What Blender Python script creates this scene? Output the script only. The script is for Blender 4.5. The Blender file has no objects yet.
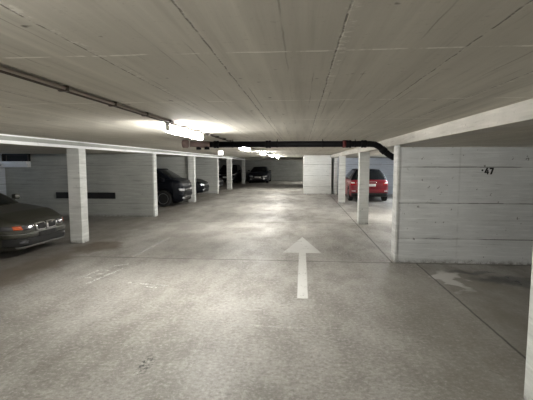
import bpy, bmesh, math, random
from mathutils import Vector, Matrix
from mathutils.bvhtree import BVHTree

random.seed(7)
SC = bpy.context.scene
COL = SC.collection
PI = math.pi

# ------------------------------------------------------------------ camera
PITCH = math.atan(36.5 / 400.0)
YAW = math.atan(34.5 / 401.7)
cam_data = bpy.data.cameras.new('camera')
cam = bpy.data.objects.new('camera', cam_data)
COL.objects.link(cam)
cam.location = (0, 0, 1.7)
cam.rotation_euler = (PI / 2 - PITCH, 0, YAW)
cam_data.sensor_fit = 'HORIZONTAL'
cam_data.sensor_width = 36.0
cam_data.lens = 36.0 * 400.0 / 533.0
cam_data.clip_start = 0.05
cam_data.clip_end = 200
SC.camera = cam

# ------------------------------------------------------------------ world, exposure
world = bpy.data.worlds.new('world')
SC.world = world
world.use_nodes = True
world.node_tree.nodes['Background'].inputs[0].default_value = (0.55, 0.7, 1.0, 1)
world.node_tree.nodes['Background'].inputs[1].default_value = 0.6
SC.view_settings.view_transform = 'Standard'
SC.view_settings.look = 'None'
SC.view_settings.gamma = 1
SC.view_settings.use_curve_mapping = False
SC.view_settings.exposure = 0.0
LAMP = 196.0          # strength of the fluorescent diffusers

# ------------------------------------------------------------------ node helpers
class N:
    """small helper to write node trees"""
    def __init__(self, name):
        self.m = bpy.data.materials.new(name)
        self.m.use_nodes = True
        self.t = self.m.node_tree
        self.b = self.t.nodes['Principled BSDF']
    def new(self, typ, **kw):
        n = self.t.nodes.new(typ)
        for k, v in kw.items():
            setattr(n, k, v)
        return n
    def put(self, sock, v):
        if hasattr(v, 'is_output') or isinstance(v, bpy.types.NodeSocket):
            self.t.links.new(v, sock)
        elif v is not None:
            sock.default_value = v
    def math(self, op, a, b=None, c=None, clamp=False):
        n = self.new('ShaderNodeMath', operation=op)
        n.use_clamp = clamp
        self.put(n.inputs[0], a)
        if b is not None: self.put(n.inputs[1], b)
        if c is not None: self.put(n.inputs[2], c)
        return n.outputs[0]
    def pos(self):
        return self.new('ShaderNodeNewGeometry').outputs['Position']
    def obj(self):
        return self.new('ShaderNodeTexCoord').outputs['Object']
    def xyz(self, v):
        n = self.new('ShaderNodeSeparateXYZ')
        self.put(n.inputs[0], v)
        return n.outputs
    def scale(self, v, s, off=(0, 0, 0)):
        n = self.new('ShaderNodeMapping')
        self.put(n.inputs['Vector'], v)
        n.inputs['Scale'].default_value = s
        n.inputs['Location'].default_value = off
        return n.outputs[0]
    def noise(self, v, scale, detail=4, rough=0.55, dist=0.0):
        n = self.new('ShaderNodeTexNoise')
        self.put(n.inputs['Vector'], v)
        n.inputs['Scale'].default_value = scale
        n.inputs['Detail'].default_value = detail
        n.inputs['Roughness'].default_value = rough
        n.inputs['Distortion'].default_value = dist
        return n.outputs['Fac']
    def rng(self, v, a, b, c=0.0, d=1.0):
        n = self.new('ShaderNodeMapRange')
        n.clamp = True
        self.put(n.inputs['Value'], v)
        n.inputs['From Min'].default_value = a
        n.inputs['From Max'].default_value = b
        n.inputs['To Min'].default_value = c
        n.inputs['To Max'].default_value = d
        return n.outputs[0]
    def mix(self, f, a, b, mode='MIX'):
        n = self.new('ShaderNodeMix', data_type='RGBA', blend_type=mode)
        n.clamp_factor = True
        self.put(n.inputs[0], f)
        self.put(n.inputs[6], (*a, 1) if isinstance(a, tuple) else a)
        self.put(n.inputs[7], (*b, 1) if isinstance(b, tuple) else b)
        return n.outputs[2]
    def line(self, coord, off, space, width):
        """1 on repeated thin lines across a coordinate"""
        a = self.math('SUBTRACT', coord, off - space / 2)
        a = self.math('MODULO', self.math('ADD', a, 200 * space), space)
        a = self.math('ABSOLUTE', self.math('SUBTRACT', a, space / 2))
        return self.rng(a, width * 0.4, width, 1, 0)
    def one(self, coord, at, width):
        a = self.math('ABSOLUTE', self.math('SUBTRACT', coord, at))
        return self.rng(a, width * 0.4, width, 1, 0)
    def mul(self, a, b):
        return self.math('MULTIPLY', a, b)
    def blob(self, x, y, cx, cy, rx, ry):
        dx = self.math('DIVIDE', self.math('SUBTRACT', x, cx), rx)
        dy = self.math('DIVIDE', self.math('SUBTRACT', y, cy), ry)
        d = self.math('ADD', self.mul(dx, dx), self.mul(dy, dy))
        return self.rng(d, 0.35, 1.0, 1, 0)
    def bump(self, h, strength=0.3, dist=0.01):
        n = self.new('ShaderNodeBump')
        n.inputs['Strength'].default_value = strength
        n.inputs['Distance'].default_value = dist
        self.put(n.inputs['Height'], h)
        self.put(self.b.inputs['Normal'], n.outputs[0])
    def done(self, col, rough=0.85, spec=0.3, metal=0.0):
        self.put(self.b.inputs['Base Color'], (*col, 1) if isinstance(col, tuple) else col)
        self.put(self.b.inputs['Roughness'], rough)
        self.b.inputs['Specular IOR Level'].default_value = spec
        self.b.inputs['Metallic'].default_value = metal
        return self.m

def plain(name, col, rough=0.5, metal=0.0, spec=0.5, coat=0.0, var=0.06):
    n = N(name)
    f = n.noise(n.obj(), 9.0, 3)
    c = n.mix(n.rng(f, 0.3, 0.7), tuple(x * (1 - var) for x in col), tuple(min(1, x * (1 + var)) for x in col))
    m = n.done(c, rough, spec, metal)
    n.b.inputs['Coat Weight'].default_value = coat
    n.b.inputs['Coat Roughness'].default_value = 0.08
    return m

def glow(name, col, s):
    n = N(name)
    n.done(col, 0.4)
    n.b.inputs['Emission Color'].default_value = (*col, 1)
    n.b.inputs['Emission Strength'].default_value = s
    return n.m

# ------------------------------------------------------------------ concrete materials
def mat_ceiling():
    n = N('ceiling_concrete')
    p = n.pos(); x, y, z = n.xyz(p)
    big = n.noise(p, 0.55, 5, 0.6)
    grain = n.noise(n.scale(p, (14, 0.5, 14)), 1.0, 4, 0.6)
    fine = n.noise(p, 34, 4, 0.7)
    board = n.noise(n.scale(p, (2.0, 0.05, 1), (3.3, 0, 0)), 1.0, 0)
    c = n.mix(n.rng(big, 0.3, 0.7), (0.50, 0.48, 0.42), (0.62, 0.595, 0.53))
    c = n.mix(n.mul(n.rng(grain, 0.5, 0.75), 0.42), c, (0.76, 0.73, 0.64))
    c = n.mix(n.mul(n.rng(grain, 0.46, 0.25), 0.35), c, (0.26, 0.24, 0.20))
    c = n.mix(n.mul(n.rng(fine, 0.4, 0.2), 0.5), c, (0.24, 0.22, 0.19))
    c = n.mix(n.mul(n.rng(board, 0.4, 0.6), 0.2), c, (0.28, 0.265, 0.23))
    wob = n.math('ADD', x, n.mul(n.math('SUBTRACT', n.noise(p, 6, 3), 0.5), 0.016))
    broken = n.rng(n.noise(n.scale(p, (1, 4, 1)), 4, 4, 0.7), 0.40, 0.52)
    seam = n.mul(n.line(wob, 0.14, 0.502, 0.005), broken)
    c = n.mix(n.mul(seam, 0.7), c, (0.10, 0.09, 0.075))
    # minor board lines between the seams
    minor = n.mul(n.line(wob, 0.31, 0.1255, 0.0045), n.rng(n.noise(n.scale(p, (6, 0.8, 1), (1, 4, 2)), 2, 2), 0.5, 0.62))
    c = n.mix(n.mul(minor, 0.5), c, (0.19, 0.17, 0.14))
    # efflorescence crumbs along seams and cross joints
    crumbs = n.rng(n.noise(p, 30, 3, 0.7), 0.52, 0.6)
    near = n.line(x, 0.152, 1.004, 0.03)
    c = n.mix(n.mul(n.mul(near, crumbs), n.mul(broken, 0.55)), c, (0.78, 0.76, 0.70))
    woby = n.math('ADD', y, n.mul(n.math('SUBTRACT', n.noise(p, 5, 3), 0.5), 0.03))
    cross = n.line(woby, 1.68, 1.28, 0.012)
    cb = n.rng(n.noise(n.scale(p, (3, 1, 1), (9, 2, 0)), 2.5, 4, 0.7), 0.42, 0.55)
    c = n.mix(n.mul(n.mul(cross, cb), 0.75), c, (0.85, 0.83, 0.77))
    # white deposit by the left edge
    edge = n.rng(x, -3.3, -4.6, 0, 1)
    dep = n.rng(n.noise(n.scale(p, (5, 2.2, 1)), 4, 5, 0.75), 0.56, 0.68)
    c = n.mix(n.mul(n.mul(edge, dep), 0.75), c, (0.85, 0.84, 0.80))
    # dark pits
    pit = n.rng(n.noise(p, 11, 2, 0.4), 0.27, 0.22)
    c = n.mix(n.mul(pit, 0.8), c, (0.08, 0.07, 0.06))
    h = n.math('ADD', n.mul(grain, 0.5), n.mul(seam, -1.2))
    n.bump(h, 0.35, 0.01)
    return n.done(c, 0.9, 0.2)

def mat_floor():
    n = N('floor_concrete')
    p = n.pos(); x, y, z = n.xyz(p)
    big = n.noise(p, 0.45, 5, 0.6, 0.3)
    mid = n.noise(n.scale(p, (1, 0.45, 1)), 1.8, 6, 0.65)
    fine = n.noise(p, 26, 5, 0.75)
    grit = n.noise(p, 90, 3, 0.8)
    c = n.mix(n.rng(big, 0.34, 0.66), (0.215, 0.202, 0.180), (0.375, 0.36, 0.332))
    c = n.mix(n.mul(n.rng(mid, 0.45, 0.7), 0.6), c, (0.47, 0.46, 0.44))
    c = n.mix(n.mul(n.rng(mid, 0.50, 0.3), 0.7), c, (0.19, 0.18, 0.165))
    c = n.mix(n.mul(n.rng(fine, 0.50, 0.30), 0.75), c, (0.15, 0.138, 0.12))
    c = n.mix(n.mul(n.rng(fine, 0.53, 0.68), 0.6), c, (0.60, 0.59, 0.57))
    c = n.mix(n.mul(n.rng(grit, 0.45, 0.3), 0.6), c, (0.17, 0.16, 0.14))
    # trowel sweeps and tyre scrubs
    sweep = n.noise(n.scale(p, (0.5, 3.0, 1)), 2.3, 4, 0.6, 1.6)
    c = n.mix(n.mul(n.rng(sweep, 0.6, 0.72), 0.14), c, (0.74, 0.72, 0.68))
    worn = n.noise(p, 1.1, 5, 0.7, 2.2)
    c = n.mix(n.mul(n.rng(n.math('ABSOLUTE', n.math('SUBTRACT', worn, 0.5)), 0.02, 0.0), 0.10), c, (0.78, 0.76, 0.72))
    # dirty bays, no tyres polish them
    wx = n.math('ADD', x, n.mul(n.math('SUBTRACT', n.noise(p, 1.3, 4), 0.5), 1.1))
    left = n.rng(wx, -3.7, -4.5, 0, 1)
    right = n.mul(n.rng(x, 1.96, 2.0, 0, 1), n.rng(y, 7.2, 7.0, 0, 1))
    c = n.mix(n.mul(left, 0.66), c, (0.135, 0.12, 0.10))
    c = n.mix(n.mul(right, n.rng(mid, 0.35, 0.6, 0.85, 0.35)), c, (0.16, 0.15, 0.13))
    near_r = n.mul(n.rng(wx, 0.6, 1.6, 0, 1), n.rng(y, 7.0, 6.0, 0, 1))  # darker tone over the near right part of the floor, aisle included
    c = n.mix(n.mul(near_r, 0.5), c, (0.20, 0.185, 0.155))
    # stains
    sx = n.math('ADD', x, n.mul(n.math('SUBTRACT', n.noise(p, 2.4, 4), 0.5), 0.9))
    sy = n.math('ADD', y, n.mul(n.math('SUBTRACT', n.noise(n.scale(p, (1, 1, 1), (7, 3, 1)), 2.4, 4), 0.5), 0.9))
    wet = n.blob(sx, sy, 3.05, 5.95, 0.62, 0.26)
    wet2 = n.blob(sx, sy, 2.65, 6.45, 0.42, 0.14)
    pale = n.blob(sx, sy, 2.22, 5.95, 0.20, 0.62)
    c = n.mix(n.mul(pale, 0.75), c, (0.58, 0.57, 0.55))
    c = n.mix(n.mul(n.math('MAXIMUM', wet, wet2), 0.92), c, (0.04, 0.037, 0.033))
    brown = n.blob(sx, sy, -4.15, 7.75, 0.55, 0.65)
    c = n.mix(n.mul(brown, 0.75), c, (0.105, 0.075, 0.05))
    strip = n.mul(n.blob(sx, sy, -4.4, 5.6, 0.42, 2.4), 0.6)
    c = n.mix(strip, c, (0.13, 0.105, 0.08))
    oil = n.blob(x, y, -1.30, 3.15, 0.07, 0.20)
    c = n.mix(n.mul(n.mul(oil, n.rng(fine, 0.52, 0.42)), 0.9), c, (0.05, 0.05, 0.045))
    # expansion joints
    wob = n.mul(n.math('SUBTRACT', n.noise(p, 3, 3), 0.5), 0.03)
    yj = n.math('ADD', y, wob); xj = n.math('ADD', x, wob)
    j = n.one(yj, 6.9, 0.024)
    j = n.math('MAXIMUM', j, n.one(yj, 11.45, 0.03))
    j = n.math('MAXIMUM', j, n.mul(n.one(yj, 17.2, 0.03), 0.7))
    j = n.math('MAXIMUM', j, n.mul(n.one(yj, 22.0, 0.03), 0.7))
    j = n.math('MAXIMUM', j, n.mul(n.one(xj, 1.575, 0.022), n.rng(y, 6.88, 6.92)))
    j = n.math('MAXIMUM', j, n.mul(n.one(xj, 1.975, 0.017), n.rng(y, 6.92, 6.88)))
    j = n.mul(j, n.rng(x, -4.0, -3.3, 0.35, 1.0))
    c = n.mix(n.mul(j, 0.85), c, (0.05, 0.045, 0.04))
    # cracks
    cr = n.new('ShaderNodeTexVoronoi', feature='DISTANCE_TO_EDGE')
    wp = n.scale(p, (1, 1, 1))
    wv = n.new('ShaderNodeVectorMath', operation='ADD')
    nn = n.new('ShaderNodeTexNoise'); nn.inputs['Scale'].default_value = 3.0
    n.put(nn.inputs['Vector'], p)
    n.put(wv.inputs[0], p); n.put(wv.inputs[1], nn.outputs['Color'])
    n.put(cr.inputs['Vector'], wv.outputs[0]); cr.inputs['Scale'].default_value = 0.42
    crack = n.mul(n.rng(cr.outputs['Distance'], 0.0, 0.006, 1, 0), n.rng(n.noise(p, 0.8, 2), 0.5, 0.6))
    c = n.mix(n.mul(crack, 0.5), c, (0.10, 0.095, 0.085))
    h = n.math('ADD', n.mul(fine, 0.5), n.math('ADD', n.mul(j, -1.0), n.mul(grit, 0.2)))
    n.bump(h, 0.4, 0.006)
    r = n.rng(mid, 0.3, 0.7, 0.66, 0.42)
    r = n.math('SUBTRACT', r, n.mul(n.math('MAXIMUM', wet, wet2), 0.2))
    return n.done(c, r, 0.4)

def mat_wall(name, lo, hi, lines=True, zoff=0.42, seam_x=None, lk=0.8):
    n = N(name)
    p = n.pos(); x, y, z = n.xyz(p)
    big = n.noise(p, 0.9, 5, 0.6)
    grain = n.noise(n.scale(p, (0.9, 0.9, 12)), 1.6, 5, 0.65)
    fine = n.noise(p, 30, 4, 0.7)
    c = n.mix(n.rng(big, 0.3, 0.7), lo, hi)
    c = n.mix(n.mul(n.rng(grain, 0.5, 0.72), 0.45), c, tuple(min(1, v * 1.35) for v in hi))
    c = n.mix(n.mul(n.rng(grain, 0.42, 0.28), 0.5), c, tuple(v * 0.55 for v in lo))
    c = n.mix(n.mul(n.rng(fine, 0.40, 0.25), 0.45), c, tuple(v * 0.45 for v in lo))
    h = n.mul(grain, 0.6)
    if lines:
        zz = n.math('ADD', z, n.mul(n.math('SUBTRACT', n.noise(p, 3, 3), 0.5), 0.012))
        br = n.rng(n.noise(n.scale(p, (1.3, 1.3, 9)), 1.4, 4, 0.7), 0.38, 0.50, 0.25, 1)
        l = n.mul(n.line(zz, zoff, 0.61, 0.011), br)
        c = n.mix(n.mul(l, lk), c, (0.07, 0.07, 0.065))
        l2 = n.mul(n.line(zz, zoff + 0.12, 0.203, 0.007), n.rng(n.noise(n.scale(p, (1.1, 1.1, 9), (4, 2, 5)), 1.4, 3, 0.7), 0.54, 0.60))
        c = n.mix(n.mul(l2, 0.3), c, (0.12, 0.12, 0.11))
        h = n.math('ADD', h, n.mul(l, -1.0))
    if seam_x is not None:
        s = n.mul(n.one(x, seam_x, 0.02), n.rng(n.noise(p, 5, 3), 0.42, 0.55))
        c = n.mix(n.mul(s, 0.15), c, (0.14, 0.14, 0.13))
    # dirt splashed along the foot
    foot = n.mul(n.rng(z, 0.09, 0.0, 0, 1), n.rng(n.noise(p, 13, 5, 0.8), 0.35, 0.6))
    c = n.mix(n.mul(foot, 0.8), c, (0.08, 0.07, 0.055))
    pit = n.rng(n.noise(p, 16, 2, 0.4), 0.28, 0.23)
    c = n.mix(n.mul(pit, 0.7), c, (0.08, 0.08, 0.07))
    n.bump(h, 0.35, 0.01)
    return n.done(c, 0.88, 0.25)

M = {}
M['ceiling'] = mat_ceiling()
M['floor'] = mat_floor()
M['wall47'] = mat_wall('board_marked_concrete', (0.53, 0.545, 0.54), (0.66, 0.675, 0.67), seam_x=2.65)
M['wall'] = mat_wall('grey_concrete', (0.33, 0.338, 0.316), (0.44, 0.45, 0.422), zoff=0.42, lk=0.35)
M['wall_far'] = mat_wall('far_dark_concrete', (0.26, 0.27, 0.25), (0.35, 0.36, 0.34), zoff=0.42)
M['wall_pale'] = mat_wall('pale_painted_concrete', (0.62, 0.63, 0.61), (0.78, 0.79, 0.77))
M['wall_blue'] = mat_wall('bluish_painted_concrete', (0.46, 0.50, 0.555), (0.56, 0.60, 0.655))
M['column'] = mat_wall('column_concrete', (0.52, 0.53, 0.51), (0.68, 0.69, 0.67), lines=False)
M['edge'] = mat_wall('beam_concrete', (0.40, 0.385, 0.35), (0.54, 0.52, 0.48), lines=False)
M['strip'] = mat_wall('white_edge_paint', (0.72, 0.73, 0.74), (0.86, 0.87, 0.88), lines=False)
M['black_plastic'] = plain('black_plastic', (0.012, 0.012, 0.013), 0.45)
M['pipe'] = plain('black_drain_pipe', (0.005, 0.005, 0.006), 0.5, spec=0.12)
M['rust'] = plain('rusty_iron', (0.12, 0.055, 0.045), 0.7)
M['pipe_brown'] = plain('brown_pipe_cap', (0.16, 0.11, 0.10), 0.6)
M['red_label'] = plain('red_coupling_label', (0.10, 0.01, 0.01), 0.6)
M['conduit'] = plain('dark_conduit', (0.055, 0.042, 0.032), 0.5)
M['conduit_pale'] = plain('pale_conduit', (0.30, 0.26, 0.22), 0.5)
M['steel'] = plain('galvanised_steel', (0.45, 0.45, 0.44), 0.4, 0.8)
M['steel_dark'] = plain('dull_bumper_trim', (0.16, 0.16, 0.15), 0.4, 0.3)
M['lamp_body'] = plain('lamp_housing', (0.62, 0.62, 0.60), 0.5)
M['diffuser'] = glow('lit_diffuser', (1.0, 0.975, 0.92), LAMP)
M['diffuser_cool'] = glow('lit_cool_diffuser', (0.86, 0.93, 1.0), LAMP * 0.8)
M['exit'] = glow('lit_sign_face', (1.0, 0.99, 0.94), 3.0)
M['added_pane'] = glow('added_blue_pane', (0.55, 0.72, 1.0), 1.0)  # blue glow of the added windows, stands in for daylight
M['rubber'] = plain('black_rubber', (0.010, 0.010, 0.010), 0.8)
M['glass'] = plain('dark_car_glass', (0.008, 0.010, 0.012), 0.10, spec=0.45)
M['headlamp'] = plain('headlamp_glass', (0.80, 0.82, 0.86), 0.22, 0.5, coat=1.0)
M['headlamp_dim'] = plain('headlamp_smoked_glass', (0.10, 0.10, 0.11), 0.12, 0.5, coat=1.0)
M['orange'] = plain('orange_lens', (0.50, 0.085, 0.02), 0.2, coat=1.0)
M['red_lens'] = plain('red_lens', (0.45, 0.01, 0.015), 0.15, coat=1.0)
M['white_lens'] = plain('pale_lens', (0.75, 0.70, 0.70), 0.15, coat=1.0)
M['chrome'] = plain('chrome', (0.80, 0.80, 0.82), 0.12, 1.0)
M['alloy'] = plain('alloy', (0.38, 0.39, 0.40), 0.3, 0.8)
M['plate'] = plain('plate_white', (0.85, 0.85, 0.83), 0.4)
M['olive'] = plain('olive_metallic_paint', (0.036, 0.036, 0.027), 0.32, 0.3, coat=0.5)
M['black_paint'] = plain('black_car_paint', (0.005, 0.006, 0.009), 0.42, spec=0.12)
M['navy_paint'] = plain('dark_blue_car_paint', (0.012, 0.016, 0.026), 0.32, spec=0.25)
M['red_paint'] = plain('red_car_paint', (0.22, 0.006, 0.018), 0.3, coat=0.5)

def mat_marking(name, cover, col=(0.86, 0.86, 0.82), op=0.52):
    """worn road paint: paint film where it is left, nothing where it has gone"""
    n = N(name)
    p = n.pos()
    f = n.math('ADD', n.mul(n.noise(p, 30, 5, 0.75), 0.55), n.mul(n.noise(p, 5, 3), 0.45))
    keep = n.rng(f, 0.5 - cover - 0.05, 0.5 - cover + 0.05, 0, 1)
    n.done(col, 0.5, 0.45)
    n.put(n.b.inputs['Alpha'], n.mul(keep, op))
    return n.m
M['arrow_paint'] = mat_marking('worn_arrow_paint', 0.12, col=(0.93, 0.93, 0.90), op=.60)
M['line_paint'] = mat_marking('faint_line_paint', 0.01, op=.4)
M['scrap_paint'] = mat_marking('chipped_paint', 0.015, op=.75)
M['black_stencil'] = plain('black_stencil_paint', (0.012, 0.012, 0.012), 0.7)

# ------------------------------------------------------------------ mesh helpers
def link(name, bm, mat, parent=None, smooth=False):
    me = bpy.data.meshes.new(name)
    bmesh.ops.recalc_face_normals(bm, faces=bm.faces[:])
    bm.to_mesh(me); bm.free()
    for m in (mat if isinstance(mat, (list, tuple)) else [mat]):
        me.materials.append(m)
    if smooth:
        for f in me.polygons: f.use_smooth = True
    o = bpy.data.objects.new(name, me)
    COL.objects.link(o)
    if parent is not None: o.parent = parent
    return o

def box(bm, x0, x1, y0, y1, z0, z1, bevel=0.0):
    vs = [bm.verts.new(v) for v in ((x0,y0,z0),(x1,y0,z0),(x1,y1,z0),(x0,y1,z0),(x0,y0,z1),(x1,y0,z1),(x1,y1,z1),(x0,y1,z1))]
    fs = [bm.faces.new([vs[i] for i in q]) for q in ((0,3,2,1),(4,5,6,7),(0,1,5,4),(1,2,6,5),(2,3,7,6),(3,0,4,7))]
    if bevel:
        es = list({e for f in fs for e in f.edges})
        bmesh.ops.bevel(bm, geom=es, offset=bevel, segments=2, affect='EDGES', profile=0.6)

def tube(bm, pts, r, seg=16, caps=True):
    """swept round tube through points"""
    pts = [Vector(p) for p in pts]
    rings = []
    up = Vector((0.0, 0.0, 1.0))
    for i, p in enumerate(pts):
        if i == 0: d = pts[1] - p
        elif i == len(pts) - 1: d = p - pts[i - 1]
        else: d = (pts[i + 1] - p).normalized() + (p - pts[i - 1]).normalized()
        d.normalize()
        u = up if abs(d.dot(up)) < 0.95 else Vector((0, 1, 0))
        a = d.cross(u).normalized(); b = d.cross(a).normalized()
        rr = r[i] if isinstance(r, (list, tuple)) else r
        rings.append([bm.verts.new(p + a * math.cos(t) * rr + b * math.sin(t) * rr) for t in [2 * PI * k / seg for k in range(seg)]])
    for A, B in zip(rings, rings[1:]):
        for k in range(seg):
            bm.faces.new((A[k], A[(k + 1) % seg], B[(k + 1) % seg], B[k]))
    if caps:
        bm.faces.new(rings[0]); bm.faces.new(rings[-1])

def lathe(bm, prof, axis='y', seg=24, c=(0, 0, 0)):
    """prof: list of (radius, along)"""
    rings = []
    for r, a in prof:
        ring = []
        for k in range(seg):
            t = 2 * PI * k / seg
            if axis == 'y': v = (c[0] + r * math.cos(t), c[1] + a, c[2] + r * math.sin(t))
            elif axis == 'x': v = (c[0] + a, c[1] + r * math.cos(t), c[2] + r * math.sin(t))
            else: v = (c[0] + r * math.cos(t), c[1] + r * math.sin(t), c[2] + a)
            ring.append(bm.verts.new(v))
        rings.append(ring)
    for A, B in zip(rings, rings[1:]):
        for k in range(seg):
            bm.faces.new((A[k], A[(k + 1) % seg], B[(k + 1) % seg], B[k]))
    bm.faces.new(rings[0]); bm.faces.new(rings[-1])

def prism(bm, poly, z0, z1):
    """flat outline in x,y extruded in z"""
    a = [bm.verts.new((x, y, z0)) for x, y in poly]
    b = [bm.verts.new((x, y, z1)) for x, y in poly]
    bm.faces.new(a); bm.faces.new(b)
    n = len(poly)
    for i in range(n):
        bm.faces.new((a[i], a[(i + 1) % n], b[(i + 1) % n], b[i]))

def tag(o, label, cat, group=None, kind=None):
    o['label'] = label
    if cat: o['category'] = cat
    if group: o['group'] = group
    if kind: o['kind'] = kind
    return o

def thing(name, label, cat, loc=(0, 0, 0), rz=0.0, group=None):
    o = bpy.data.objects.new(name, None)
    o.empty_display_size = 0.1
    COL.objects.link(o)
    o.location = loc; o.rotation_euler = (0, 0, rz)
    return tag(o, label, cat, group)

def struct(name, boxes, mat, label=None):
    bm = bmesh.new()
    for b in boxes: box(bm, *b)
    o = link(name, bm, mat)
    o['kind'] = 'structure'
    if label: o['label'] = label
    return o

# ------------------------------------------------------------------ the building
XL, XR = -4.63, 1.62        # aisle faces of the two rows of columns
BL, BR = -9.62, 7.0          # back walls of the bays
Y0, Y1 = -7.0, 39.2         # ends of the hall
ZC, ZB = 2.155, 2.012       # aisle ceiling, lower slab over the bays
YB = 32.85                  # where the lower slab crosses the aisle

struct('floor', [(BL - .2, BR + .2, Y0 - .2, Y1 + .2, -0.25, 0.0)], M['floor'], 'worn grey concrete garage floor with dark joints')
struct('ceiling', [(XL + .005, XR - .0, Y0, YB, ZC, ZC + .3)], M['ceiling'], 'board marked concrete ceiling over the driving aisle')
struct('ceiling', [(BL, XL, Y0, Y1, ZB, ZC + .3)], M['ceiling'], 'lower concrete slab over the left parking bays')
struct('ceiling', [(XR + .25, BR, Y0, Y1, ZB + .005, ZC + .3)], M['ceiling'], 'lower concrete slab over the right parking bays')
struct('ceiling', [(XL, XR + .25, YB + .25, Y1, ZB + .005, ZC + .3)], M['ceiling'], 'lower concrete slab at the far end')
struct('trim_1', [(XR, XR + .25, Y0, Y1, ZB, ZC + .3)], M['edge'], 'pale concrete beam along the right columns')
struct('trim_2', [(XL, XL + .022, Y0, YB, ZC - .095, ZC + .02)], M['wall_far'], 'grey upper edge above the white strip along the left columns')
struct('trim_3', [(XL, XL + .04, Y0, YB, ZB - .002, ZB + .05)], M['strip'], 'white strip along the slab edge over the left columns')
struct('trim_5', [(XL, XL + .03, Y0, YB, ZC - .022, ZC + .02)], M['strip'], 'thin white line where the ceiling meets the left edge')
struct('trim_4', [(XL + .04, XR, YB, YB + .25, ZB, ZC + .3)], M['edge'], 'concrete beam across the far end of the aisle')
struct('wall_left', [(BL - .2, BL, Y0, Y1, 0, ZC + .3)], M['wall_blue'], 'back wall of the left parking bays')
struct('wall_right', [(BR, BR + .2, Y0, Y1, 0, ZC + .3)], M['wall_blue'], 'back wall of the right parking bays')
struct('wall_back', [(BL - .2, BR + .2, Y0 - .2, Y0, 0, ZC + .3)], M['wall'], 'wall behind the viewer')
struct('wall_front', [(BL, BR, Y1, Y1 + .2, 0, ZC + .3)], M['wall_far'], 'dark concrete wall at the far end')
# partitions
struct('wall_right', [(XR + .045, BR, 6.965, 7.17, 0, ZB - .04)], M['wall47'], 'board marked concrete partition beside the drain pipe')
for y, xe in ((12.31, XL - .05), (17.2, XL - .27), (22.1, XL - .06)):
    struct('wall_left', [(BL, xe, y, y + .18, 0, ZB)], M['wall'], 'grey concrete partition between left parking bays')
struct('wall_right', [(1.98, BR, 22.3, 22.5, 0, ZB)], M['wall_blue'], 'bluish wall behind the red car')
struct('wall_right', [(0.16, 1.66, 22.2, 22.42, 0, ZC), (0.16, 0.36, 22.42, YB, 0, ZC)], M['wall_pale'], 'pale concrete end of a closed room')
struct('wall_right', [(1.66, 1.98, 22.75, 22.9, 0, ZC)], M['wall_far'], 'dark recess between the room and the column')

# columns
CW = .27
def column(x0, x1, y0, label, top=ZB, d=.27):
    bm = bmesh.new()
    box(bm, -(x1 - x0) / 2, (x1 - x0) / 2, 0, d, 0, top, 0.008)
    o = link('concrete_column', bm, M['column'])
    o.location = ((x0 + x1) / 2, y0, 0)
    return tag(o, label, 'column', 'concrete columns along the aisle')
column(XL - CW, XL, 8.05, 'square concrete column on the left beside the olive sedan')
column(XL - .05, XL, 12.31, 'left concrete column at the end of the partition with the black panel')
column(XL - CW, XL, 17.1, 'left concrete column between the two black cars')
column(XL - .06, XL, 22.1, 'thin left column at the end of the greenish partition, just past the second black car')
column(-4.86, -4.55, 26.0, 'far left column standing in front of the car with the white number plate')
column(-4.87, -4.62, 32.83, 'farthest left column, beside the blue car facing us')
column(XR, XR + CW, 2.64, 'pale column cut off by the right edge of the picture')
column(XR, XR + .045, 6.95, 'thin pale column at the open end of the wall marked 47', ZB)
column(XR, XR + CW, 11.3, 'middle right column standing in front of the red car')
column(XR, XR + CW, 17.25, 'right column just left of the red car')
column(1.80, 1.98, 22.05, 'column seen far right beyond the pale wall of the closed room', ZB - .0, .25)

# unseen windows added for blue light in the left bays, and the partition opening
def window(idx, y0, y1, z0, z1):
    root = bpy.data.objects.new('window_%d' % idx, None)
    COL.objects.link(root); root.location = (BL, y0, z0)
    root['kind'] = 'structure'; root['label'] = 'unseen narrow window added high in the back wall for blue light'
    W, H = y1 - y0, z1 - z0
    bm = bmesh.new()
    box(bm, 0, .04, 0, W, 0, .03); box(bm, 0, .04, 0, W, H - .03, H)
    for k in range(4):
        yy = (W - .03) * k / 3
        box(bm, 0, .04, yy, yy + .03, .03, H - .03)
    link('window_frame', bm, M['black_plastic'], root)
    bm = bmesh.new(); box(bm, .004, .012, .03, W - .03, .03, H - .03)
    link('pane', bm, M['added_pane'], root)
window(2, 9.0, 12.0, 1.62, 1.97)
window(3, 13.2, 16.6, 1.62, 1.97)
window(4, 18.4, 21.6, 1.62, 1.97)

root = bpy.data.objects.new('window_1', None); COL.objects.link(root)
root.location = (BL, 12.31, 1.58)
root['kind'] = 'structure'; root['label'] = 'dark ventilation opening with a pale ledge in the left partition'
bm = bmesh.new()
box(bm, 0, .90, -.10, 0, .19, .43)
link('opening', bm, M['rubber'], root)
bm = bmesh.new()
for x in (0.0, .14, .88): box(bm, x, x + .02, -.12, -.10, .20, .40)
box(bm, 0, .90, -.12, -.10, .385, .40)
link('window_frame', bm, M['conduit'], root)
bm = bmesh.new(); box(bm, 0, .90, -.22, 0, .10, .19, .006); box(bm, 0, .90, -.17, 0, .0, .055, .006); box(bm, 0, .90, -.15, 0, .055, .10)
link('window_sill', bm, M['strip'], root)

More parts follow.
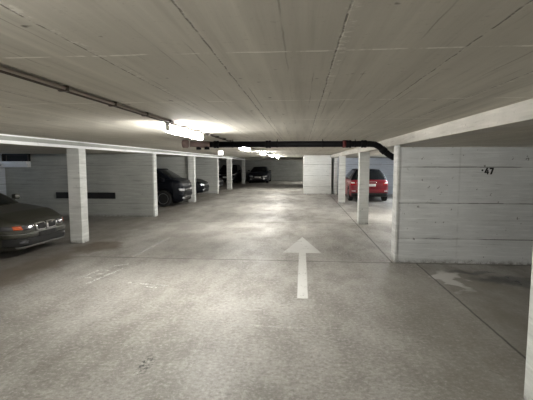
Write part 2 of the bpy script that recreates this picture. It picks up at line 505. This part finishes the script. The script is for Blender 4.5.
# ------------------------------------------------------------------ lamps
def lamp(x, y, label, cool=False, rz=0.0, z=None):
    t = thing('fluorescent_lamp', label, 'lamp', (x, y, z or ZC), rz, 'fluorescent batten lamps')
    bm = bmesh.new(); box(bm, -.03, .03, 0.01, 1.49, -.032, 0, .004)
    link('housing', bm, M['lamp_body'], t)
    bm = bmesh.new()
    prof = [(.0001, .02)] + [(.036, .022), (.042, .035), (.042, 1.465), (.036, 1.478), (.0001, 1.48)]
    lathe(bm, prof, 'y', 16, (0, 0, -.072))
    link('diffuser', bm, M['diffuser_cool'] if cool else M['diffuser'], t, True)
    for yy in (0.0, 1.47):
        bm = bmesh.new(); box(bm, -.028, .028, yy + .008, yy + .022, -.098, -.03, .006)
        link('end_cap', bm, M['lamp_body'], t)
    return t
LX = -1.47
lamp(LX, 4.35, 'nearest lit fluorescent tube lamp on the ceiling, left of the drain pipe')
lamp(LX, 9.75, 'second lit ceiling lamp, seen just below the black drain pipe')
lamp(LX, 14.7, 'third lit ceiling lamp down the aisle')
lamp(LX, 19.5, 'fourth lit ceiling lamp down the aisle')
lamp(LX, 24.6, 'fifth lit ceiling lamp, farthest small glow along the aisle')
lamp(LX, -0.75, 'lit ceiling lamp above and behind the viewer')
lamp(LX, -5.6, 'lit ceiling lamp farthest behind the viewer')
lamp(3.55, 12.3, 'lit lamp hidden behind the partition marked 47, near the drain pipe bend', z=ZB)
lamp(4.7, 17.6, 'lit cool white lamp hidden in the right bay beside the red car', True, z=ZB)
lamp(1.3, 35.0, 'unseen lamp added around the corner to light the far end of the hall', z=ZB)  # added out of sight to brighten the far wall

# conduit along the ceiling
t = thing('cable_conduit', 'dark twin conduit clipped along the ceiling to the fluorescent lamps', 'conduit', (LX, 0, ZC))
bm = bmesh.new()
tube(bm, [(.060, -6, -.018), (.060, 10, -.018), (.060, 28, -.018)], .012, 8)
link('tube', bm, M['conduit'], t, True)
bm = bmesh.new()
tube(bm, [(.090, -6, -.016), (.090, 4.1, -.016), (.088, 4.3, -.016)], .010, 8)
link('tube', bm, M['conduit_pale'], t, True)
for y in [1.05 + .62 * k for k in range(16)]:
    bm = bmesh.new(); box(bm, .046, .105, y - .012, y + .012, -.034, -.001, .003)
    link('clip', bm, M['conduit'], t)
bm = bmesh.new(); box(bm, .046, .10, 4.20, 4.28, -.045, -.001, .008)
link('junction_box', bm, M['conduit'], t)

# drain pipe
PY, PZ = 7.62, 2.062
t = thing('drain_pipe', 'black drain pipe crossing under the ceiling and bending down at the right', 'pipe', (0, PY, 0))
bm = bmesh.new()
pts = [(-1.75, 0, PZ), (1.26, 0, PZ), (1.36, 0, PZ - .01), (1.43, 0, PZ - .045), (1.62, 0, PZ - .20), (1.70, 0, PZ - .245), (1.80, 0, PZ - .26), (2.6, 0, PZ - .27)]
tube(bm, pts, .058, 20)
link('pipe_run', bm, M['pipe'], t, True)
for x in (-1.62, -.62, .88, 1.16):
    bm = bmesh.new(); lathe(bm, [(.058, -.055), (.071, -.045), (.071, -.012), (.064, 0), (.071, .012), (.071, .045), (.058, .055)], 'x', 20, (x, 0, PZ))
    link('coupling', bm, M['pipe'], t, True)
for x in (-1.30, -.45, .40, 1.0):
    bm = bmesh.new()
    lathe(bm, [(.0585, -.012), (.064, -.012), (.064, .012), (.0585, .012)], 'x', 20, (x, 0, PZ))
    tube(bm, [(x, 0, PZ + .055), (x, 0, ZC + .0)], .006, 6)
    link('hanger', bm, M['pipe'], t)
bm = bmesh.new(); lathe(bm, [(.0585, -.03), (.073, -.03), (.073, .03), (.0585, .03)], 'x', 20, (.80, 0, PZ - .001))
link('red_band', bm, M['red_label'], t, True)
bm = bmesh.new(); lathe(bm, [(.058, -.05), (.068, -.04), (.068, .04), (.058, .05)], 'x', 20, (1.48, 0, PZ - .085))
bm.transform(Matrix.Translation((1.52, 0, PZ - .12)) @ Matrix.Rotation(.70, 4, 'Y') @ Matrix.Translation((-1.48, 0, -(PZ - .085))))
link('coupling', bm, M['pipe'], t, True)
# left end: branch with cap hanging lower
bm = bmesh.new()
tube(bm, [(-1.74, 0, PZ), (-1.90, -.01, PZ), (-2.02, -.03, PZ + .005), (-2.12, -.06, PZ + .01)], [.06, .064, .058, .058], 18)
link('elbow', bm, M['pipe_brown'], t, True)
bm = bmesh.new(); lathe(bm, [(.058, -.06), (.078, -.05), (.08, .04), (.06, .06)], 'x', 18, (-2.20, -.07, PZ + .012))
link('end_cap', bm, M['pipe_brown'], t, True)
for x in (-1.80, -1.96):
    bm = bmesh.new(); lathe(bm, [(.05, -.03), (.05, .02), (.035, .03), (.0001, .03)], 'z', 14, (x, -.01, PZ - .065))
    link('clean_out_plug', bm, M['pipe'], t, True)

# exit light
t = thing('emergency_light', 'small white lit box hanging under the ceiling beyond the drain pipe', 'sign', (-2.83, 14.0, ZC))
bm = bmesh.new(); box(bm, -.085, .085, 0, .05, -.15, -.01, .005)
link('lit_box', bm, M['exit'], t)
bm = bmesh.new(); box(bm, -.09, .09, -.002, .052, -.012, 0)
link('mount', bm, M['lamp_body'], t)

# ------------------------------------------------------------------ painted marks
bm = bmesh.new()
prism(bm, [(-.035, 4.95), (.10, 4.95), (.105, 7.55), (.40, 7.55), (.045, 9.2), (-.33, 7.55), (-.025, 7.55)], 0.0005, 0.002)
tag(link('floor_arrow', bm, M['arrow_paint']), 'worn white arrow painted on the floor pointing down the aisle', 'arrow marking')

def strokes(name, segs, w, mat, label, cat, loc=(0, 0), dirx=1.0):
    bm = bmesh.new()
    for (xa, ya, xb, yb) in segs:
        d = Vector((xb - xa, yb - ya)); L = d.length
        n_ = Vector((-d.y, d.x)) / L * w / 2
        prism(bm, [(xa + n_.x, ya + n_.y), (xb + n_.x, yb + n_.y), (xb - n_.x, yb - n_.y), (xa - n_.x, ya - n_.y)], 0.0005, 0.002)
    return tag(link(name, bm, mat), label, cat)
strokes('parking_line', [(-3.04, 6.95, -3.02, 8.9)], .07, M['line_paint'], 'faint white painted line running along the left side of the aisle', 'floor line')
strokes('parking_line', [(-2.45, 5.42, -1.85, 5.30), (-2.2, 5.28, -1.95, 5.22)], .035, M['scrap_paint'], 'short faint white scrap of line left of the arrow', 'floor line')
strokes('parking_line', [(-1.25, 4.12, -.6, 4.05), (-.6, 4.05, .1, 4.02)], .022, M['line_paint'], 'thin pale line across the floor in front of the arrow', 'floor line')
strokes('floor_number', [(-3.02, 5.32, -2.86, 6.22), (-3.27, 5.55, -3.20, 6.10), (-3.27, 5.6, -3.1, 5.62), (-3.2, 6.08, -3.04, 6.0), (-3.1, 6.3, -2.9, 6.45), (-3.12, 5.8, -2.98, 5.85)], .05,
        M['scrap_paint'], 'chipped remains of a white number painted on the floor at left', 'floor marking')

# the bay number on the partition
t = thing('bay_number', 'black stencilled number 47 with a dot on the concrete partition', 'wall number', (3.09, 6.965, 1.575))
def glyph(name, polys, x0):
    bm = bmesh.new()
    for poly in polys:
        a = [bm.verts.new((x0 + x, -.0025, z)) for x, z in poly]
        b = [bm.verts.new((x0 + x, -.0003, z)) for x, z in poly]
        bm.faces.new(a); bm.faces.new(b)
        for i in range(len(poly)):
            j = (i + 1) % len(poly)
            bm.faces.new((a[i], a[j], b[j], b[i]))
    return link(name, bm, M['black_stencil'], t)
glyph('digit_four', [[(.026, .055), (.056, .055), (.024, -.012), (-.006, -.012)], [(-.006, -.010), (.064, -.010), (.064, -.033), (-.006, -.033)],
                     [(.036, .018), (.056, .018), (.056, -.012), (.036, -.012)], [(.036, -.030), (.056, -.030), (.056, -.056), (.036, -.056)]], -.038)
glyph('digit_seven', [[(0, .055), (.068, .055), (.068, .030), (0, .030)], [(.040, .030), (.068, .030), (.040, -.056), (.010, -.056)]], .034)
glyph('dot', [[(-.006, .026), (.022, .026), (.022, -.002), (-.006, -.002)]], -.085)

# black panel on the left partition
bm = bmesh.new(); box(bm, -7.9, -5.91, 12.285, 12.31, .575, .775, .004)
tag(link('bumper_panel', bm, M['black_plastic']), 'long black protection panel fixed on the grey left partition', 'panel')

# ------------------------------------------------------------------ cars
def lerp(a, b, t): return a + (b - a) * t
def interp(pts, x):
    if x <= pts[0][0]: return pts[0][1]
    for (a, va), (b, vb) in zip(pts, pts[1:]):
        if x <= b:
            t = (x - a) / (b - a)
            t = t * t * (3 - 2 * t) * .35 + t * .65
            return lerp(va, vb, t)
    return pts[-1][1]

SEDAN = dict(L=4.70, W=.89, top=[(0, .60), (.03, .67), (.10, .725), (.5, .86), (1.25, .955), (1.6, .97), (3.7, 1.0), (4.45, .98), (4.62, .93), (4.70, .80)],
             shoulder=.90, bot=[(0, .30), (.06, .20), (.5, .17), (4.1, .18), (4.6, .24), (4.7, .34)],
             wheels=(.86, 3.70), R=.325, base=(1.18, 3.98), roof=(1.98, 3.25), H=1.425, wb=.79, wt=.58, nose=.62, tail=.74)
HATCH = dict(L=4.05, W=.865, top=[(0, .62), (.03, .70), (.10, .75), (.5, .90), (1.1, 1.0), (1.5, 1.0), (3.6, 1.0), (3.95, .99), (4.01, .94), (4.05, .80)],
             shoulder=.93, bot=[(0, .30), (.06, .21), (.5, .18), (3.6, .19), (3.98, .25), (4.05, .36)],
             wheels=(.80, 3.38), R=.315, base=(.98, 3.99), roof=(1.75, 3.62), H=1.46, wb=.79, wt=.52, nose=.62, tail=.80)
VAN = dict(SEDAN, hl=.74, L=4.3, W=.88, top=[(0, .78), (.03, .92), (.12, 1.02), (.35, 1.10), (.6, 1.12), (4.1, 1.12), (4.25, 1.0), (4.3, .9)], shoulder=1.0,
           wheels=(.74, 3.45), base=(.30, 4.22), roof=(.95, 3.9), H=1.52, wb=.79, wt=.66, nose=.66, tail=.84)
OLIVE = dict(SEDAN, nose=.55, nl=.85, base=(1.02, 3.98), roof=(1.85, 3.25))
SUV = dict(SEDAN, L=4.35, top=[(0, .70), (.03, .80), (.12, .90), (.5, 1.0), (1.2, 1.06), (3.9, 1.06), (4.25, 1.05), (4.32, .98), (4.35, .85)], shoulder=1.0,
           wheels=(.85, 3.45), base=(1.12, 4.25), roof=(1.8, 3.8), H=1.60, wb=.80, wt=.63, nose=.66, tail=.84)

def half_w(S, x):
    w = S['W']
    a = S['nose'] + (1 - S['nose']) * math.sqrt(max(0, 1 - (1 - min(x / S.get('nl', .55), 1)) ** 2))
    xr = S['L'] - x
    b = S['tail'] + (1 - S['tail']) * math.sqrt(max(0, 1 - (1 - min(xr / .40, 1)) ** 2))
    return w * min(a, b)

def ring(S, x):
    w = half_w(S, x)
    zt = interp(S['top'], x); zb = interp(S['bot'], x)
    arch = 0
    for xw in S['wheels']:
        r = S['R'] + .055
        if abs(x - xw) < r:
            arch = S['R'] + math.sqrt(max(0, r * r - (x - xw) ** 2))
            zb = max(zb, arch)
    zs = min(S['shoulder'] * 1.0, zt - .035)
    zs = max(zs, zb + .05)
    zt = max(zt, zs + .02)
    f = lambda t: lerp(zb, zs, t)
    tuck = .93 if not arch else .985
    return [(0, zb), (w * .80, zb), (w * tuck, zb + .004), (w * .985, f(.22)), (w, f(.45)), (w * 1.0, f(.68)), (w * .985, f(.88)), (w * .955, zs),
            (w * .90, lerp(zs, zt, .55)), (w * .78, lerp(zs, zt, .86)), (w * .45, zt), (0, zt + .008)]

def car_body(S):
    bm = bmesh.new()
    L = S['L']
    xs = [0, .012, .035, .07, .12, .18, .25, .33, .42]
    x = .48
    while x < L - .42: xs.append(x); x += .055
    xs += [L - .40, L - .30, L - .22, L - .15, L - .09, L - .05, L - .02, L]
    for xw in S['wheels']:
        r = S['R'] + .055
        xs += [xw - r + .0005, xw - r - .0005, xw + r - .0005, xw + r + .0005, xw - r + .012, xw + r - .012]
    xs = sorted(set(xs))
    rings = []
    for x in xs:
        h = ring(S, x)
        rr = [bm.verts.new((-x, y, z)) for y, z in h] + [bm.verts.new((-x, -y, z)) for y, z in reversed(h[1:-1])]
        rings.append(rr)
    n = len(rings[0]); hn = len(ring(S, 0))
    for A, B in zip(rings, rings[1:]):
        for k in range(n):
            f = bm.faces.new((A[k], A[(k + 1) % n], B[(k + 1) % n], B[k]))
            f.material_index = 1 if k in (0, 1, n - 1, n - 2) else 0
    for rr in (rings[0], rings[-1]):
        for k in range(0, hn - 1):
            a, b = rr[k], rr[k + 1]
            c, d = rr[(n - k - 1) % n], rr[(n - k) % n]
            vs = []
            for v in (a, b, c, d):
                if v not in vs: vs.append(v)
            if len(vs) > 2: bm.faces.new(vs)
    return bm

def greenhouse(S):
    """returns dict of bmeshes: shell, windshield, rear_window, side windows"""
    bx0, bx1 = S['base']; tx0, tx1 = S['roof']
    wb, wt, H = S['wb'], S['wt'], S['H']
    zb = S['top'] and interp(S['top'], (bx0 + bx1) / 2)
    def P(s, lev):
        # s in [0,4): front(0-1) left(1-2) rear(2-3) right(3-4); lev 0 base .. 1 roof edge
        t = lev
        x0 = lerp(bx0, tx0, t); x1 = lerp(bx1, tx1, t)
        w = lerp(wb, wt, t ** 1.25)
        u = s % 1; side = int(s) % 4
        rnd = .11
        if side in (0, 2):
            y = lerp(-1, 1, u) if side == 0 else lerp(1, -1, u)
            bow = .16 if side == 0 else .10
            e = abs(y) ** 2.6
            x = (x0 + bow * e) if side == 0 else (x1 - bow * e)
            yy = w * y
        else:
            v = u if side == 1 else 1 - u
            xa, xb = x0 + .16, x1 - .10
            x = lerp(xa, xb, v)
            bulge = 1 + .035 * math.sin(PI * v)
            yy = w * bulge * (1 if side == 1 else -1)
        zbase = interp(S['top'], x) - .03
        z = lerp(zbase, H - .035, t ** .92) - (.018 * (abs(s % 1 - .5) * 2) ** 2 if side in (1, 3) else 0) * t
        if t >= .99: z -= .0
        return Vector((-x, yy, z))
    sv = [0, .03, .07, .15, .3, .5, .7, .85, .93, .97]
    sside = [0, .05, .10, .2, .3, .42, .46, .50, .6, .72, .80, .84, .90, .96]
    S_ = [a for a in sv] + [1 + a for a in sside] + [2 + a for a in sv] + [3 + (1 - a) for a in reversed(sside[1:])] + [3.0]
    S_ = sorted(set(S_))
    lev = [0, .08, .3, .6, .88, .95, 1.0]
    n = len(S_)
    def kind(s0, s1, l0, l1):
        if l0 < .07 or l1 > .89: return 'shell'
        m = (s0 + s1) / 2; u = m % 1; sd = int(m)
        if sd == 0: return 'windshield' if .07 < u < .93 else 'shell'
        if sd == 2: return 'rear_window' if .07 < u < .93 else 'shell'
        v = u if sd == 1 else 1 - u
        if .05 < v < .42: return 'front_side_window_%d' % sd
        if .46 < v < .80: return 'back_side_window_%d' % sd
        return 'shell'
    out = {}
    faces = {}
    for i in range(n):
        s0 = S_[i]; s1 = S_[(i + 1) % n] if i < n - 1 else 4.0
        for l0, l1 in zip(lev, lev[1:]):
            faces.setdefault(kind(s0, s1, l0, l1), []).append([P(s0, l0), P(s1 if s1 < 4 else 0, l0), P(s1 if s1 < 4 else 0, l1), P(s0, l1)])
    # roof skin
    cx = -(tx0 + tx1) / 2
    prev = 1.0
    def R(s, k):
        p = P(s if s < 4 else 0, 1.0)
        z = S['H'] + .0 - .035 * k ** 3
        return Vector((cx + (p.x - cx) * k, p.y * k, z if k < 1 else p.z))
    for k0, k1 in ((1.0, .93), (.93, .7), (.7, .4), (.4, .001)):
        for i in range(n):
            s0 = S_[i]; s1 = S_[i + 1] if i < n - 1 else 4.0
            faces['shell'].append([R(s0, k0), R(s1, k0), R(s1, k1), R(s0, k1)])
    for k, fs in faces.items():
        bm = bmesh.new()
        for f in fs:
            bm.faces.new([bm.verts.new(v) for v in f])
        bmesh.ops.remove_doubles(bm, verts=bm.verts[:], dist=.0008)
        out[k] = bm
    return out

def join_bm(dst, src):
    me = bpy.data.meshes.new('tmp'); src.to_mesh(me); src.free()
    dst.from_mesh(me); bpy.data.meshes.remove(me)

def conform(bvh, quad, side, off=.006, thick=.03, nu=8, nv=4, rnd=0.0):
    """patch on the body surface. quad: 4 (a,b) corners; side: front/rear use (y,z), left/right use (x,z)"""
    bm = bmesh.new()
    grid = []
    for j in range(nv + 1):
        row = []
        for i in range(nu + 1):
            u, v = i / nu, j / nv
            if rnd:
                # squeeze corners towards an ellipse
                a, b = 2 * u - 1, 2 * v - 1
                a2 = a * math.sqrt(1 - b * b * .5 * rnd); b2 = b * math.sqrt(1 - a * a * .5 * rnd)
                u, v = (a2 + 1) / 2, (b2 + 1) / 2
            p0 = [lerp(quad[0][k], quad[1][k], u) for k in (0, 1)]
            p1 = [lerp(quad[3][k], quad[2][k], u) for k in (0, 1)]
            p = [lerp(p0[k], p1[k], v) for k in (0, 1)]
            if side == 'front': o, d = Vector((1, p[0], p[1])), Vector((-1, 0, 0))
            elif side == 'rear': o, d = Vector((-9, p[0], p[1])), Vector((1, 0, 0))
            elif side == 'left': o, d = Vector((p[0], 3, p[1])), Vector((0, -1, 0))
            else: o, d = Vector((p[0], -3, p[1])), Vector((0, 1, 0))
            hit = bvh.ray_cast(o, d)[0]
            if hit is None:
                hit = bvh.find_nearest(o + d * (1.1 if side == 'front' else 3))[0]
            row.append((hit - d * off, hit + d * thick))
        grid.append(row)
    F = [[bm.verts.new(c[0]) for c in r] for r in grid]
    B = [[bm.verts.new(c[1]) for c in r] for r in grid]
    for j in range(nv):
        for i in range(nu):
            bm.faces.new((F[j][i], F[j][i + 1], F[j + 1][i + 1], F[j + 1][i]))
            bm.faces.new((B[j][i], B[j + 1][i], B[j + 1][i + 1], B[j][i + 1]))
    for i in range(nu):
        bm.faces.new((F[0][i], B[0][i], B[0][i + 1], F[0][i + 1]))
        bm.faces.new((F[nv][i], F[nv][i + 1], B[nv][i + 1], B[nv][i]))
    for j in range(nv):
        bm.faces.new((F[j][0], F[j + 1][0], B[j + 1][0], B[j][0]))
        bm.faces.new((F[j][nu], B[j][nu], B[j + 1][nu], F[j + 1][nu]))
    return bm

def q(y0, z0, y1, z1, dz=0.0, dy=0.0):
    return [(y0, z0), (y1, z0 + dz), (y1 + dy, z1 + dz), (y0 + dy, z1)]

def make_car(S, paint, label, loc, rz, style='plain', plate='front', cat='car', roof=None):
    t = thing('car', label, cat, loc, rz, None)
    sh = greenhouse(S)
    bm = car_body(S)
    bvh = BVHTree.FromBMesh(bm)
    link('body', bm, [M[paint], M['black_plastic']], t, True)
    g = sh.pop('shell')
    link('roof', g, M[roof or paint], t, True)
    for k, b in sh.items():
        nm = 'side_window' if 'side' in k else k
        link(nm, b, M['glass'], t, True)
    # cabin filling so that one cannot see through the tinted glass into nothing
    def patch(name, quad, side, mat, parent=t, **kw):
        return link(name, conform(bvh, quad, side, **kw), M[mat], parent, True)
    # wheels
    for xw in S['wheels']:
        for sgn in (1, -1):
            R_ = S['R']
            cy = sgn * (S['W'] - .105)
            bm = bmesh.new()
            lathe(bm, [(R_ * .62, -.095), (R_ * .90, -.10), (R_ * .985, -.08), (R_, -.04), (R_, .04), (R_ * .985, .08), (R_ * .90, .10), (R_ * .62, .095)], 'y', 32, (-xw, cy, R_))
            w = link('wheel', bm, M['rubber'], t, True)
            bm = bmesh.new()
            yo = cy + sgn * .07
            lathe(bm, [(R_ * .60, sgn * -.02), (R_ * .64, sgn * .028), (R_ * .60, sgn * .028), (R_ * .57, 0.0)], 'y', 32, (-xw, yo, R_))
            lathe(bm, [(R_ * .17, sgn * -.02), (R_ * .17, sgn * .012), (R_ * .05, sgn * .02)], 'y', 16, (-xw, yo, R_))
            for k in range(5):
                a = 2 * PI * k / 5 + .3
                b2 = bmesh.new(); box(b2, R_ * .12, R_ * .60, min(0, sgn * .014), max(0, sgn * .014), -R_ * .09, R_ * .09)
                b2.transform(Matrix.Translation((-xw, yo, R_)) @ Matrix.Rotation(a, 4, 'Y'))
                join_bm(bm, b2)
            link('rim', bm, M['alloy'], w)
    # mirrors
    mx = S['base'][0] + .42
    for sgn in (1, -1):
        bm = bmesh.new()
        box(bm, -mx - .05, -mx + .06, min(sgn * (S['W'] - .0), sgn * (S['W'] + .15)), max(sgn * (S['W'] - .0), sgn * (S['W'] + .15)), 1.0, 1.12, .03)
        box(bm, -mx - .02, -mx + .03, min(sgn * (S['W'] - .12), sgn * (S['W'] + .02)), max(sgn * (S['W'] - .12), sgn * (S['W'] + .02)), .985, 1.03, .006)
        link('side_mirror', bm, M[paint], t, True)
    # doors: handles
    for sgn, sd in ((1, 'left'), (-1, 'right')):
        for xd in (lerp(S['base'][0], S['base'][1], .42), lerp(S['base'][0], S['base'][1], .73)):
            patch('door_handle', [(-xd - .09, .80), (-xd + .09, .80), (-xd + .09, .83), (-xd - .09, .83)], sd, paint, off=.025, nu=3, nv=1)
        for xd in (S['wheels'][0] + S['R'] + .10, lerp(S['base'][0], S['base'][1], .47), S['wheels'][1] - S['R'] + .12):
            patch('door_seam', [(-xd - .004, .26), (-xd + .004, .26), (-xd + .004, .86), (-xd - .004, .86)], sd, 'black_plastic', off=.0015, thick=.01, nu=1, nv=8)
    W = S['W']
    hz = S.get('hl', interp(S['top'], 0.05))
    if style == 'olive':
        for s in (1, -1):
            h = patch('headlight', [(s * .34, .555), (s * .80, .57), (s * .80, .65), (s * .34, .655)], 'front', 'headlamp_dim', off=.008, nu=12)
            patch('indicator', [(s * .59, .572), (s * .70, .575), (s * .71, .645), (s * .61, .645)], 'front', 'orange', h, off=.013)
            patch('reflector', [(s * .41, .585), (s * .47, .585), (s * .47, .635), (s * .41, .635)], 'front', 'headlamp', h, off=.012, rnd=1.0, nu=8, nv=6)
            k = patch('kidney_grille', [(s * .02, .505), (s * .275, .515), (s * .29, .665), (s * .025, .67)], 'front', 'chrome', off=.03, rnd=.25, nv=8)
            patch('grille_insert', [(s * .048, .53), (s * .25, .537), (s * .262, .645), (s * .052, .65)], 'front', 'rubber', k, off=.036, rnd=.25, nv=8)
            patch('fog_light', [(s * .52, .30), (s * .66, .31), (s * .66, .37), (s * .52, .37)], 'front', 'headlamp_dim', off=.045, rnd=.6)
        b = patch('bumper', [(-.80, .42), (.80, .42), (.80, .495), (-.80, .495)], 'front', 'olive', off=.045, thick=.04, nu=24)
        patch('bumper_trim', [(-.80, .487), (.80, .487), (.80, .50), (-.80, .50)], 'front', 'steel_dark', b, off=.050, nu=24, nv=1)
        patch('lower_grille', [(-.78, .255), (.78, .255), (.79, .418), (-.79, .418)], 'front', 'rubber', off=.035, thick=.05, nu=24)  # wide dark patch over the whole lower bumper
        patch('front_lip', [(-.66, .222), (.66, .222), (.68, .252), (-.68, .252)], 'front', 'steel_dark', off=.045, thick=.04, nu=24, nv=2)
        patch('license_plate', [(-.26, .40), (.26, .40), (.26, .49), (-.26, .49)], 'front', 'rubber', off=.052)
    else:
        for s in (1, -1):
            h = patch('headlight', [(s * .40, hz - .13), (s * .76, hz - .10), (s * .78, hz - .02), (s * .42, hz - .04)], 'front', 'headlamp', off=.008, nu=10)
            patch('fog_light', [(s * .46, .30), (s * .66, .31), (s * .66, .38), (s * .46, .37)], 'front', 'headlamp', off=.010, rnd=.5)
            patch('taillight', [(s * .56, .74), (s * .82, .74), (s * .82, .90), (s * .60, .90)], 'rear', 'red_lens', off=.008, nu=10)
        patch('radiator_grille', [(-.34, hz - .15), (.34, hz - .15), (.36, hz - .04), (-.36, hz - .04)], 'front', 'black_plastic', off=.006)
        patch('grille_bar', [(-.36, hz - .105), (.36, hz - .105), (.36, hz - .085), (-.36, hz - .085)], 'front', 'chrome', off=.014, nv=1)
        patch('lower_grille', [(-.42, .28), (.42, .28), (.45, .40), (-.45, .40)], 'front', 'black_plastic', off=.004, nu=16)
        patch('bumper', [(-.76, .43), (.76, .43), (.76, .47), (-.76, .47)], 'front', 'chrome' if style == 'far' else paint, off=.03, nu=20, nv=2)
        if plate == 'front':
            patch('license_plate', [(-.26, .47), (.26, .47), (.26, .58), (-.26, .58)], 'front', 'plate', off=.035, thick=.03)
    if style == 'red':
        patch('license_plate', [(-.26, .69), (.26, .69), (.26, .80), (-.26, .80)], 'rear', 'plate', off=.012)
        patch('rear_bumper', [(-.80, .42), (.80, .42), (.80, .58), (-.80, .58)], 'rear', 'red_paint', off=.05, thick=.05, nu=24)
        patch('rear_skirt', [(-.78, .26), (.78, .26), (.79, .40), (-.79, .40)], 'rear', 'black_plastic', off=.03, thick=.04, nu=24)
        patch('handle_trim', [(-.30, .885), (.30, .885), (.30, .905), (-.30, .905)], 'rear', 'chrome', off=.015, nv=1)
        for s in (1, -1):
            patch('reverse_light', [(s * .64, .82), (s * .80, .82), (s * .80, .88), (s * .66, .88)], 'rear', 'white_lens', off=.013)
            patch('rear_reflector', [(s * .62, .47), (s * .78, .47), (s * .78, .51), (s * .62, .51)], 'rear', 'white_lens', off=.056)
    return t

make_car(OLIVE, 'olive', 'olive green sedan nosing out of the first left bay, kidney grille and orange indicator', (-4.80, 7.10, 0), -.05, 'olive', None).scale = (.94, .94, .94)
make_car(VAN, 'black_paint', 'tall black car parked between second and third left columns, front to the aisle', (-4.62, 16.05, 0), 0.0, plate=None)
make_car(SEDAN, 'black_paint', 'black car in the left bay beyond, only its pale headlamps past the third column', (-5.0, 20.9, 0), 0.0, plate=None)
make_car(SEDAN, 'black_paint', 'dark car nose barely showing beyond the thin fourth left column', (-5.02, 25.0, 0), 0.0, plate=None)
make_car(SUV, 'black_paint', 'dark car with a white number plate behind the fifth left column', (-6.45, 34.1, 0), -PI / 2, 'far')
make_car(SEDAN, 'navy_paint', 'dark blue car facing us against the far wall', (-3.72, 34.3, 0), -PI / 2, 'far')
make_car(HATCH, 'red_paint', 'red hatchback seen from behind in the right bay', (3.03, 17.95 + 4.05, 0), PI / 2, 'red', roof='black_paint')
